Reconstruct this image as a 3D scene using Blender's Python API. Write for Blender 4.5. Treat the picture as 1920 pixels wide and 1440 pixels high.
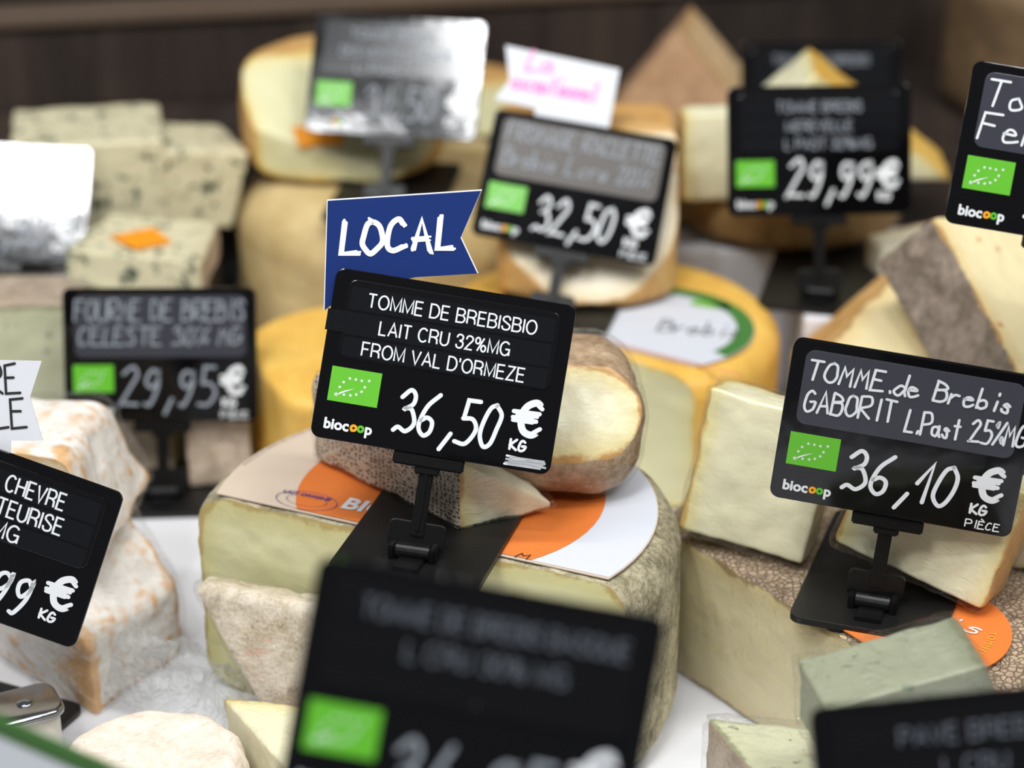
import bpy, bmesh, math, random
import numpy as np
from mathutils import Matrix, Vector
for o in list(bpy.data.objects): bpy.data.objects.remove(o, do_unlink=True)
scn = bpy.context.scene
COL = scn.collection
R = math.radians

# ------------------------------------------------------------ camera, world, light, exposure
HC = 0.592                                   # camera height over the shelf (m)
TH = R(25)                                   # looking down
FPX = 4266.67                                # focal length in pixels of the 1920 px frame (80 mm)
cam = bpy.data.cameras.new('camera'); cam.lens = 80; cam.sensor_width = 36
cam.clip_start = .01; cam.clip_end = 50
cam.dof.use_dof = True; cam.dof.focus_distance = .985; cam.dof.aperture_fstop = 4.6
cam.dof.aperture_blades = 0
co = bpy.data.objects.new('camera', cam); COL.objects.link(co)
co.location = (0, 0, HC); co.rotation_euler = (R(65), 0, 0)
scn.camera = co

w = bpy.data.worlds.new('shop_air'); scn.world = w; w.use_nodes = True
w.node_tree.nodes['Background'].inputs[0].default_value = (.93, .96, 1, 1)
w.node_tree.nodes['Background'].inputs[1].default_value = .13

def area(name, loc, target, sx, sy, power, color=(1, 1, 1)):
    l = bpy.data.lights.new(name, 'AREA'); l.shape = 'RECTANGLE'; l.size = sx; l.size_y = sy
    l.energy = power; l.color = color
    o = bpy.data.objects.new(name, l); COL.objects.link(o); o.location = loc
    o.rotation_euler = (Vector(target) - Vector(loc)).to_track_quat('-Z', 'Y').to_euler()
    return o
# LED strip under the hood of the case, and ceiling panels of the shop
area('case_led_strip', (0, .72, 1.25), (0, 1.05, 0), 2.2, .12, 15.5, (1, .985, .96))
area('shop_ceiling_tube', (-.675, -.44, 2.2), (-.675, -.439, 0), .055, .6, 16, (.97, .985, 1))
area('shop_ceiling_spot', (-1.02, -.60, 2.2), (-1.02, -.599, 0), .12, .12, 7, (.97, .985, 1))
area('shop_ceiling_panel', (1.0, -.45, 2.3), (0, 1, 0), .5, .5, 17, (.97, .985, 1))
area('shop_ceiling_spot', (-.22, -.02, 2.25), (-.22, -.019, 0), .30, .09, 12, (.97, .985, 1))

vs = scn.view_settings
vs.view_transform = 'Standard'; vs.look = 'None'; vs.gamma = 1; vs.use_curve_mapping = False
vs.exposure = 0.12

# ------------------------------------------------------------ picture geometry
CAMP = np.array([0, 0, HC]); RT = np.array([1., 0, 0])
FW = np.array([0, math.cos(TH), -math.sin(TH)]); UP = np.array([0, math.sin(TH), math.cos(TH)])
def ray(px, py, z): return CAMP + z*(FW + RT*(px-960)/FPX - UP*(py-720)/FPX)
def P(px, py, h):                            # point of the picture at height h over the shelf
    d = ray(px, py, 1) - CAMP
    q = CAMP + d*(h-HC)/d[2]
    return (float(q[0]), float(q[1]))

# ------------------------------------------------------------ materials
def lin(h):
    h = h.lstrip('#'); c = [int(h[i:i+2], 16)/255 for i in (0, 2, 4)]
    return tuple(x/12.92 if x <= .04045 else ((x+.055)/1.055)**2.4 for x in c) + (1,)
MATS = {}
class NT:
    def __init__(s, name):
        s.m = bpy.data.materials.new(name); s.m.use_nodes = True; s.t = s.m.node_tree; s.t.nodes.clear()
        s.out = s.n('ShaderNodeOutputMaterial')
    def n(s, typ, **kw):
        x = s.t.nodes.new(typ)
        for k, v in kw.items(): setattr(x, k, v)
        return x
    def l(s, a, b): s.t.links.new(a, b)
    def setv(s, node, **kw):
        for k, v in kw.items(): node.inputs[k.replace('_', ' ')].default_value = v
    def coord(s, scale=(1, 1, 1)):
        tc = s.n('ShaderNodeTexCoord'); mp = s.n('ShaderNodeMapping'); mp.inputs['Scale'].default_value = scale
        s.l(tc.outputs['Object'], mp.inputs['Vector']); return mp.outputs['Vector']
    def noise(s, vec, scale, detail=4, rough=.6, dist=0):
        x = s.n('ShaderNodeTexNoise'); s.l(vec, x.inputs['Vector'])
        x.inputs['Scale'].default_value = scale; x.inputs['Detail'].default_value = detail
        x.inputs['Roughness'].default_value = rough; x.inputs['Distortion'].default_value = dist
        return x.outputs['Fac']
    def ramp(s, fac, stops, interp='LINEAR'):
        x = s.n('ShaderNodeValToRGB'); x.color_ramp.interpolation = interp
        e = x.color_ramp.elements
        while len(e) < len(stops): e.new(.5)
        for el, (p, c) in zip(e, stops):
            el.position = p; el.color = lin(c) if isinstance(c, str) else (c, c, c, 1)
        s.l(fac, x.inputs['Fac']); return x.outputs['Color']
    def mix(s, fac, a, b, mode='MIX'):
        x = s.n('ShaderNodeMix', data_type='RGBA', blend_type=mode)
        for sock, v in ((x.inputs[0], fac), (x.inputs[6], a), (x.inputs[7], b)):
            if isinstance(v, str): sock.default_value = lin(v)
            elif isinstance(v, (int, float)): sock.default_value = v
            else: s.l(v, sock)
        return x.outputs[2]
    def math(s, op, a, b=0.):
        x = s.n('ShaderNodeMath', operation=op)
        for sock, v in zip(x.inputs, (a, b)):
            if isinstance(v, (int, float)): sock.default_value = v
            else: s.l(v, sock)
        return x.outputs[0]
    def bump(s, h, dist, strength=1):
        x = s.n('ShaderNodeBump'); x.inputs['Distance'].default_value = dist; x.inputs['Strength'].default_value = strength
        s.l(h, x.inputs['Height']); return x.outputs['Normal']
    def pbsdf(s, color, rough=.5, normal=None, sss=0, **kw):
        b = s.n('ShaderNodeBsdfPrincipled')
        if isinstance(color, str): b.inputs['Base Color'].default_value = lin(color)
        else: s.l(color, b.inputs['Base Color'])
        if isinstance(rough, (int, float)): b.inputs['Roughness'].default_value = rough
        else: s.l(rough, b.inputs['Roughness'])
        if normal is not None: s.l(normal, b.inputs['Normal'])
        if sss:
            b.inputs['Subsurface Weight'].default_value = sss
            b.inputs['Subsurface Radius'].default_value = (1, .75, .4)
            b.inputs['Subsurface Scale'].default_value = .006
        for k, v in kw.items(): b.inputs[k.replace('_', ' ')].default_value = v
        s.l(b.outputs[0], s.out.inputs['Surface']); return s.m

def plain(name, col, rough=.5, nscale=60, amt=.12, bump=0, **kw):
    if name in MATS: return MATS[name]
    t = NT(name); v = t.coord(); f = t.noise(v, nscale, 3)
    c = t.mix(t.math('MULTIPLY', f, amt), col, '#101010')
    MATS[name] = t.pbsdf(c, rough, t.bump(f, bump) if bump else None, **kw); return MATS[name]

def paste_mat(name, core, edge, line, wid=.012, spots=None, holes=None, rough=.42, blue=None, sss=.25, dark=.5):
    """cut face: colour runs from the rind line through the edge tone to the core"""
    t = NT(name); v = t.coord()
    at = t.n('ShaderNodeAttribute', attribute_name='rd')
    big = t.noise(v, 45, 4, .6); fine = t.noise(v, 420, 3, .6)
    d = t.math('ADD', at.outputs['Fac'], t.math('MULTIPLY', t.math('SUBTRACT', big, .5), wid*.9))
    d = t.math('DIVIDE', d, wid)
    c = t.ramp(d, [(0.0, line), (.11, line), (.24, edge), (1.0, core)])
    c = t.mix(t.math('MULTIPLY', fine, .22), c, edge)
    h = fine
    if blue:
        n1 = t.noise(v, blue[0], 5, .65, .6); n2 = t.noise(v, blue[0]*2.6, 3, .6, .3)
        m = t.ramp(t.math('MULTIPLY', n1, n2), [(blue[1], 0.), (blue[1]+.05, 1.)])
        c = t.mix(m, c, blue[2])
    if holes:
        vo = t.n('ShaderNodeTexVoronoi'); t.l(v, vo.inputs['Vector']); vo.inputs['Scale'].default_value = holes[0]
        m = t.ramp(vo.outputs['Distance'], [(0., 1.), (holes[1], 1.), (holes[1]+.06, 0.)])
        c = t.mix(t.math('MULTIPLY', m, .85), c, holes[2])
    MATS[name] = t.pbsdf(c, rough, t.bump(h, .0004, .5), sss=sss)
    return MATS[name]

def rind_mat(name, stops, scale=40, fine=300, rough=.75, bump=.0015, net=None, veins=None, patch=None, cell=None, ridge=None):
    t = NT(name); v = t.coord()
    a = t.noise(v, scale, 6, .65, .3); b = t.noise(v, fine, 4, .7)
    f = t.math('ADD', t.math('MULTIPLY', a, .62), t.math('MULTIPLY', b, .38))
    c = t.ramp(f, stops); h = f
    if cell:                                  # crumbly, cracked crust
        vo = t.n('ShaderNodeTexVoronoi', feature='DISTANCE_TO_EDGE'); t.l(v, vo.inputs['Vector']); vo.inputs['Scale'].default_value = cell[0]
        m = t.ramp(vo.outputs['Distance'], [(0., 1.), (.12, 0.)])
        c = t.mix(t.math('MULTIPLY', t.math('MULTIPLY', m, a), .5), c, cell[1]); h = t.math('SUBTRACT', h, t.math('MULTIPLY', m, .5))
    if net:                                   # imprint of the draining cloth
        hs = []
        vo = t.n('ShaderNodeTexVoronoi'); t.l(v, vo.inputs['Vector']); vo.inputs['Scale'].default_value = net[0]
        vo.inputs['Randomness'].default_value = .55
        m = t.ramp(vo.outputs['Distance'], [(0.15, 1.), (.5, 0.)])
        c = t.mix(t.math('MULTIPLY', m, .9), c, net[1]); h = t.math('SUBTRACT', h, t.math('MULTIPLY', m, .8))
    if veins:
        wv = t.n('ShaderNodeTexWave'); t.l(v, wv.inputs['Vector']); wv.inputs['Scale'].default_value = veins[0]
        wv.inputs['Distortion'].default_value = 5; wv.inputs['Detail'].default_value = 3; wv.inputs['Detail Scale'].default_value = 2
        m = t.ramp(wv.outputs['Fac'], [(0., 1.), (.14, 0.)])
        c = t.mix(t.math('MULTIPLY', t.math('MULTIPLY', m, b), 1.1), c, veins[1])
    if patch:                                 # blotches with a shape of their own
        n = t.noise(v, patch[0], 4, .6, .8)
        m = t.ramp(n, [(patch[1], 0.), (patch[1]+.06, 1.)])
        c = t.mix(t.math('MULTIPLY', m, .85), c, patch[2])
    if ridge:                                 # rubbed edges where the ochre shows through the bloom
        g = t.n('ShaderNodeNewGeometry'); m = t.ramp(g.outputs['Pointiness'], [(.500, 0.), (.518, 1.)])
        m = t.math('MULTIPLY', m, t.ramp(t.noise(v, 38, 4, .6, .5), [(.36, 0.), (.50, 1.)]))
        c = t.mix(t.math('MULTIPLY', m, .85), c, ridge)
    MATS[name] = t.pbsdf(c, rough, t.bump(h, bump)); return MATS[name]

def film_mat():
    t = NT('cling_film'); v = t.coord((1, 1, 2.6))
    n = t.noise(v, 55, 3, .5, 2.2); n2 = t.noise(v, 190, 2, .5, 1)
    r = t.math('ABSOLUTE', t.math('SUBTRACT', n, .5))
    h = t.math('ADD', t.math('MULTIPLY', r, 2), t.math('MULTIPLY', n2, .06))
    nb = t.bump(h, .0035)
    fr = t.n('ShaderNodeFresnel'); fr.inputs['IOR'].default_value = 1.33; t.l(nb, fr.inputs['Normal'])
    g = t.n('ShaderNodeBsdfGlossy'); g.inputs['Roughness'].default_value = .07; t.l(nb, g.inputs['Normal'])
    tr = t.n('ShaderNodeBsdfTransparent'); tr.inputs['Color'].default_value = (1, 1, 1, 1)
    mx = t.n('ShaderNodeMixShader'); t.l(t.math('MINIMUM', t.math('MULTIPLY', fr.outputs[0], .9), .2), mx.inputs[0])
    t.l(tr.outputs[0], mx.inputs[1]); t.l(g.outputs[0], mx.inputs[2]); t.l(mx.outputs[0], t.out.inputs['Surface'])
    return t.m
FILM = film_mat()

def black_plastic():
    t = NT('black_plastic'); v = t.coord((1, 6, 1))
    sc = t.noise(v, 260, 5, .75); du = t.noise(t.coord(), 900, 2, .7)
    c = t.mix(t.ramp(sc, [(.68, 0.), (.85, .035)]), '#08080a', '#8d9096')
    c = t.mix(t.ramp(du, [(.77, 0.), (.80, .2)]), c, '#a8aab0')
    ro = t.ramp(t.noise(t.coord(), 55, 4), [(.2, .06), (.8, .12)])
    wv = t.noise(t.coord(), 38, 2, .5)
    return t.pbsdf(c, ro, t.bump(wv, .0002))
BLACK = black_plastic()
STEM = plain('black_stem_plastic', '#0a0a0b', .36, 300, .2, .0001, Specular_IOR_Level=.3)
BASE = plain('black_base_plastic', '#080809', .42, 200, .3, .0001)
PANEL = plain('dark_slate_panel', '#3c3d46', .28, 120, .2)
PANELK = plain('dark_write_panel', '#0c0c0e', .13, 120, .2)
PANELB = plain('brown_reflection_panel', '#4a443e', .4, 90, .25)  # warm brown reflection on the raclette tag panel, painted into its colour
STRIP = plain('black_label_tape', '#121317', .13, 200, .25)
INK = plain('white_print', '#dfe2e5', .5, 300, .03)
PEN = plain('white_paint_pen', '#e6eaee', .55, 500, .2)
PENG = plain('grey_paint_pen', '#9aa1ab', .6, 500, .4)
PEND = plain('dim_grey_print', '#5d636d', .6, 400, .3)
GREEN = plain('organic_green', '#62b82e', .4, 80, .06)
ORNG = plain('logo_orange', '#f2a41c', .45, 80, .06)
LGREEN = plain('logo_green', '#5cb531', .45, 80, .06)
CARD = plain('white_card', '#d9dce1', .6, 40, .05)
BLUEC = plain('blue_card', '#082868', .6, 60, .1, Specular_IOR_Level=.2)
PINK = plain('pink_marker', '#ff8fd0', .6, 200, .05)
INKB = plain('black_marker', '#1c1c1c', .6, 200, .05)
STICK = plain('orange_sticker', '#f59a08', .55, 60, .05)
CHROME = plain('polished_steel', '#b9bcc0', .16, 90, .25, Metallic=1.0)

# ------------------------------------------------------------ numpy noise
def vnoise(p):
    i = np.floor(p).astype(np.int64); f = p - i; f = f*f*(3-2*f)
    def hsh(a):
        h = (a[:, 0]*374761393 + a[:, 1]*668265263 + a[:, 2]*2147483647) & 0xffffffff
        h = ((h ^ (h >> 13))*1274126177) & 0xffffffff
        return ((h ^ (h >> 16)) & 0xffff)/32767.5 - 1
    r = 0
    for dx in (0, 1):
        for dy in (0, 1):
            for dz in (0, 1):
                wt = (f[:, 0] if dx else 1-f[:, 0])*(f[:, 1] if dy else 1-f[:, 1])*(f[:, 2] if dz else 1-f[:, 2])
                r = r + wt*hsh(i+np.array([dx, dy, dz]))
    return r
def fbm(p, octv=3):
    r = 0; a = 1.
    for k in range(octv): r = r + a*vnoise(p*(2**k) + 17.3*k); a *= .5
    return r

# ------------------------------------------------------------ object helpers
def link(name, me, mat=None, parent=None, mtx=None):
    o = bpy.data.objects.new(name, me); COL.objects.link(o)
    if mat is not None and not me.materials: me.materials.append(mat)
    if parent is not None: o.parent = parent
    if mtx is not None: o.matrix_local = mtx
    return o
def tag(o, label, cat, group=None, kind=None):
    o['label'] = label; o['category'] = cat
    if group: o['group'] = group
    if kind: o['kind'] = kind
    return o
def empty(name, loc, rot=(0, 0, 0)):
    o = bpy.data.objects.new(name, None); COL.objects.link(o); o.empty_display_size = .02
    o.location = loc; o.rotation_euler = rot; return o
def mesh(name, v, f, smooth=False):
    me = bpy.data.meshes.new(name); me.from_pydata([tuple(x) for x in v], [], f); me.validate()
    if smooth: me.shade_smooth()
    return me
def frommb(name, bm, smooth=False):
    me = bpy.data.meshes.new(name); bmesh.ops.recalc_face_normals(bm, faces=bm.faces); bm.to_mesh(me); bm.free()
    if smooth: me.shade_smooth()
    return me
def rrect(x0, x1, y0, y1, r, n=5):
    pts = []
    for cx, cy, a0 in ((x1-r, y1-r, 0), (x0+r, y1-r, 90), (x0+r, y0+r, 180), (x1-r, y0+r, 270)):
        for k in range(n+1):
            a = R(a0+90*k/n); pts.append((cx+r*math.cos(a), cy+r*math.sin(a)))
    return pts
def slab(name, pts, z0, z1, bevel=0, smooth=False):
    """polygon (x,y) extruded from z0 to z1"""
    bm = bmesh.new()
    lo = [bm.verts.new((x, y, z0)) for x, y in pts]
    fc = bm.faces.new(lo); ex = bmesh.ops.extrude_face_region(bm, geom=[fc])
    top = [e for e in ex['geom'] if isinstance(e, bmesh.types.BMVert)]
    bmesh.ops.translate(bm, verts=top, vec=(0, 0, z1-z0))
    if bevel:
        zt = max(z0, z1)
        ed = [e for e in bm.edges if all(abs(v.co.z-zt) < 1e-7 for v in e.verts)]
        bmesh.ops.bevel(bm, geom=ed, offset=bevel, segments=2, affect='EDGES', profile=.6)
    return frommb(name, bm, smooth)
def box_bm(bm, x0, x1, y0, y1, z0, z1):
    g = bmesh.ops.create_cube(bm, size=1)
    for v in g['verts']:
        v.co = ((x0+x1)/2+v.co.x*(x1-x0), (y0+y1)/2+v.co.y*(y1-y0), (z0+z1)/2+v.co.z*(z1-z0))
    return g['verts']
def bbox(name, *a, bevel=.0006):
    bm = bmesh.new(); box_bm(bm, *a)
    if bevel: bmesh.ops.bevel(bm, geom=bm.edges[:], offset=bevel, segments=2, affect='EDGES', profile=.6)
    return frommb(name, bm)
def cyl(name, p0, p1, r, n=16):
    p0 = Vector(p0); p1 = Vector(p1); bm = bmesh.new()
    bmesh.ops.create_cone(bm, cap_ends=True, segments=n, radius1=r, radius2=r, depth=(p1-p0).length)
    q = (p1-p0).to_track_quat('Z', 'Y').to_matrix().to_4x4(); q.translation = (p0+p1)/2
    bm.transform(q); return frommb(name, bm)

# ------------------------------------------------------------ writing
_tc = {}
def text_mesh(s, width=None, height=None, bold=0., align='CENTER', spacing=1.):
    """printed lettering as a flat mesh, scaled to a width or cap height, centred on its middle"""
    cu = bpy.data.curves.new('t', 'FONT'); cu.body = s; cu.size = 1; cu.offset = bold; cu.resolution_u = 3; cu.space_character = spacing
    o = bpy.data.objects.new('t', cu); COL.objects.link(o)
    dg = bpy.context.evaluated_depsgraph_get(); ev = o.evaluated_get(dg)
    me = bpy.data.meshes.new_from_object(ev)
    bpy.data.objects.remove(o); bpy.data.curves.remove(cu)
    n = len(me.vertices); a = np.empty(n*3); me.vertices.foreach_get('co', a); a = a.reshape(-1, 3)
    x0, x1 = a[:, 0].min(), a[:, 0].max(); cap = .73
    sy = (height/cap) if height else width/(x1-x0)
    sx = (width/(x1-x0)) if width else sy
    a[:, 0] = (a[:, 0]-(x0 if align == 'LEFT' else (x0+x1)/2))*sx; a[:, 1] = (a[:, 1]-cap/2)*sy; a[:, 2] = 0
    me.vertices.foreach_set('co', a.ravel()); me.update(); me.materials.clear()
    return me
GL = {  # pen strokes on a 6 x 9 grid; ~ smooths
 'T': '09-69 39-30', 'O': '~39-18-05-03-11-30-51-63-65-58-39', 'M': '00-18-34-58-60', 'N': '00-09-60-69', 'E': '59-09-00-60 05-45',
 'D': '~00-09-48-64-41-00', 'B': '00-09 ~09-48-56-05 ~05-55-62-40-00', 'R': '00-09 ~09-59-66-04 04-60', 'I': '30-39',
 'S': '~58-39-07-35-52-30-01', 'G': '~58-39-17-02-20-51-63-64-34', 'A': '00-39-60 13-53', 'L': '19-00-50', 'P': '00-09 ~09-59-65-04',
 'F': '00-09-69 05-45', 'U': '~09-02-20-40-62-69', 'C': '~58-39-17-02-20-51', 'V': '09-30-69', 'H': '00-09 60-69 05-65', 'K': '00-09 59-04-60', 'Z': '09-69-00-60',
 '0': '~39-18-05-02-20-41-54-57-39', '1': '04-39-30', '2': '~07-39-57-34-00-00-60', '3': '~07-29-48-46-25-25-45-62-40-11-00',
 '4': '39-03-63 45-40', '5': '59-19-15 ~15-45-63-40-00', '6': '~49-16-02-20-41-43-24-03', '7': '09-69-20', '8': '~35-08-39-58-35-01-30-61-35',
 '9': '~57-38-17-15-34-56-58-54-30-10', ',': '31-32', '.': '20-21', 'È': '59-09-00-60 05-45 11-11', '%': '00-69 ~08-19-17-08 ~42-53-62-51-42', "'": '39-37',
 'd': '~53-34-13-01-10-30-53 59-51-60', 'e': '~03-43-34-14-02-10-30-51', 'r': '04-00 ~02-24-44', 'b': '09-00 ~03-24-43-41-20-01', 'i': '24-20 27-28', 's': '~43-24-13-32-30-10-01',
 'a': '~43-24-03-01-10-30-43 44-41-50', 't': '28-20 05-45', 'n': '04-00 ~02-24-43-40', 'o': '~24-03-01-10-30-41-33-24', 'm': '04-00 ~03-14-23-20 ~23-34-44-50', 'u': '~04-01-10-30-44 44-40', 'g': '~45-25-04-22-44 45-41 ~41-20-00', 'c': '~44-24-02-10-40', 'x': '04-40 44-00', 'p': '04-00 ~03-24-42-20-01', 'l': '29-20',
}
WID = {',': 4, '.': 3, 'I': 5, 'i': 4, "'": 4, ' ': 5, 't': 5, '1': 5, 'L': 6, 'l': 4}
def cat(pts, m=6):
    p = np.array(pts, float)
    if len(p) < 3: return p
    closed = np.allclose(p[0], p[-1])
    q = np.vstack([p[-2] if closed else 2*p[0]-p[1], p, p[1] if closed else 2*p[-1]-p[-2]]); out = []
    for i in range(1, len(q)-2):
        for k in range(m):
            t = k/m; a, b, c, d = q[i-1:i+3]
            out.append(.5*((2*b)+(-a+c)*t+(2*a-5*b+4*c-d)*t*t+(-a+3*b-3*c+d)*t**3))
    out.append(p[-1]); return np.array(out)
def strokes_of(s, slant=.18, jit=.0, seed=0):
    rnd = random.Random(seed); x = 0; out = []
    for ch in s:
        wd = WID.get(ch, 7 if ch.isupper() or ch.isdigit() else 6)
        for st in GL.get(ch, '').split():
            sm = st[0] == '~'; pts = [(int(q[0]), int(q[1])) for q in st.lstrip('~').split('-')]
            if ch == 'È' and len(pts) == 2 and pts[0] == pts[1]: pts = [(1.8, 12.2), (3.8, 10.8)]
            if ch == ',': pts = [(3, 1.5), (2.2, .2), (.8, -2.2)]
            pts = [(x+a+rnd.uniform(-jit, jit), b+rnd.uniform(-jit, jit)) for a, b in pts]
            pts = cat(pts) if sm else np.array(pts, float)
            pts[:, 0] += pts[:, 1]*slant; out.append(pts)
        x += wd+.8
    return out
def ribbon(strokes, wd, z=0., thick=0., brush=0, seed=0, cap=True):
    """flat pen line: a quad per piece and a small disc at every joint"""
    rnd = random.Random(seed); V = []; Fc = []; lay = [z]
    def line(pts, wd):
        """one connected mitred strip with round ends; each stroke a few microns above the last"""
        p = [np.array(pts[0], float)]
        for q in pts[1:]:
            if np.hypot(*(q-p[-1])) > 1e-7: p.append(np.array(q, float))
        if len(p) < 2: return
        p = np.array(p); n = len(p); closed = n > 3 and np.hypot(*(p[0]-p[-1])) < 1e-6; lay[0] += 6e-6; zz = lay[0]
        d = np.diff(p, axis=0); d /= np.linalg.norm(d, axis=1, keepdims=True); nr = np.stack([-d[:, 1], d[:, 0]], 1); b = len(V)
        for k in range(n):
            if 0 < k < n-1: a_, c_ = nr[k-1], nr[k]
            elif closed: a_, c_ = nr[-1], nr[0]
            else: a_ = c_ = nr[min(k, n-2)]
            m = a_+c_; L = np.linalg.norm(m)
            m = a_ if L < .3 else m/L; m = m*min(1/max(m@a_, .4), 1.9)*wd/2
            V.append((*(p[k]+m), zz)); V.append((*(p[k]-m), zz))
        for k in range(n-1): Fc.append([b+2*k, b+2*k+1, b+2*k+3, b+2*k+2])
        if cap and not closed:
            for k, dr, i0, i1 in ((0, -d[0], b, b+1), (n-1, d[-1], b+2*n-2, b+2*n-1)):
                t = len(V); nn = np.array((-dr[1], dr[0]))
                s0, s1 = (i1, i0) if k == 0 else (i0, i1)
                ang = [math.pi*(q+1)/5 for q in range(4)]
                for g in ang: V.append((*(p[k]+(nn*math.cos(g)+dr*math.sin(g))*wd/2), zz))
                Fc.append([s0]+list(range(t, t+4))+[s1])
    for s in strokes:
        s = np.array(s, float)
        if not brush: line(s, wd); continue
        for k in range(brush):                # bristle tracks of a dry brush
            off = (k-(brush-1)/2)*wd*.66/brush; t = np.gradient(s, axis=0); t /= np.linalg.norm(t, axis=1, keepdims=True)+1e-9
            q = s+np.stack([-t[:, 1], t[:, 0]], 1)*off
            q[0] -= t[0]*rnd.uniform(-.3, .45)*wd; q[-1] += t[-1]*rnd.uniform(-.3, .6)*wd
            line(q, wd*1.75/brush*rnd.uniform(.8, 1.15))
    return mesh('ink', V, Fc)
def hand(s, x, y, w, h, pen, slant=.18, rot=0, seed=0, brush=0, jit=.25):
    """handwriting in the box with lower left x,y"""
    st = strokes_of(s, slant, jit, seed); al = np.vstack(st); x0, x1 = al[:, 0].min(), al[:, 0].max()
    c, sn = math.cos(rot), math.sin(rot); res = []
    for q in st:
        a = (q[:, 0]-x0)/(x1-x0)*w; b = q[:, 1]/9*h
        res.append(np.stack([x+a*c-b*sn, y+a*sn+b*c], 1))
    return ribbon(res, pen, brush=brush, seed=seed)
def star(cx, cy, r):
    return [(cx+(r if k % 2 == 0 else r*.42)*math.cos(R(90+36*k)), cy+(r if k % 2 == 0 else r*.42)*math.sin(R(90+36*k))) for k in range(10)]
def polys(plist, z=0.):
    V = []; Fc = []
    for p in plist:
        b = len(V); V += [(x, y, z) for x, y in p]; Fc.append(list(range(b, b+len(p))))
    return mesh('print', V, Fc)
def arc(cx, cy, r, a0, a1, n=24, sy=1): return [(cx+r*math.cos(R(a0+(a1-a0)*k/n)), cy+r*sy*math.sin(R(a0+(a1-a0)*k/n))) for k in range(n+1)]
def ring(cx, cy, r0, r1, a0=0, a1=360, n=40, sy=1):
    return [[p, q, s, t] for p, q, s, t in zip(arc(cx, cy, r0, a0, a1, n, sy)[:-1], arc(cx, cy, r1, a0, a1, n, sy)[:-1], arc(cx, cy, r1, a0, a1, n, sy)[1:], arc(cx, cy, r0, a0, a1, n, sy)[1:])]

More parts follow.
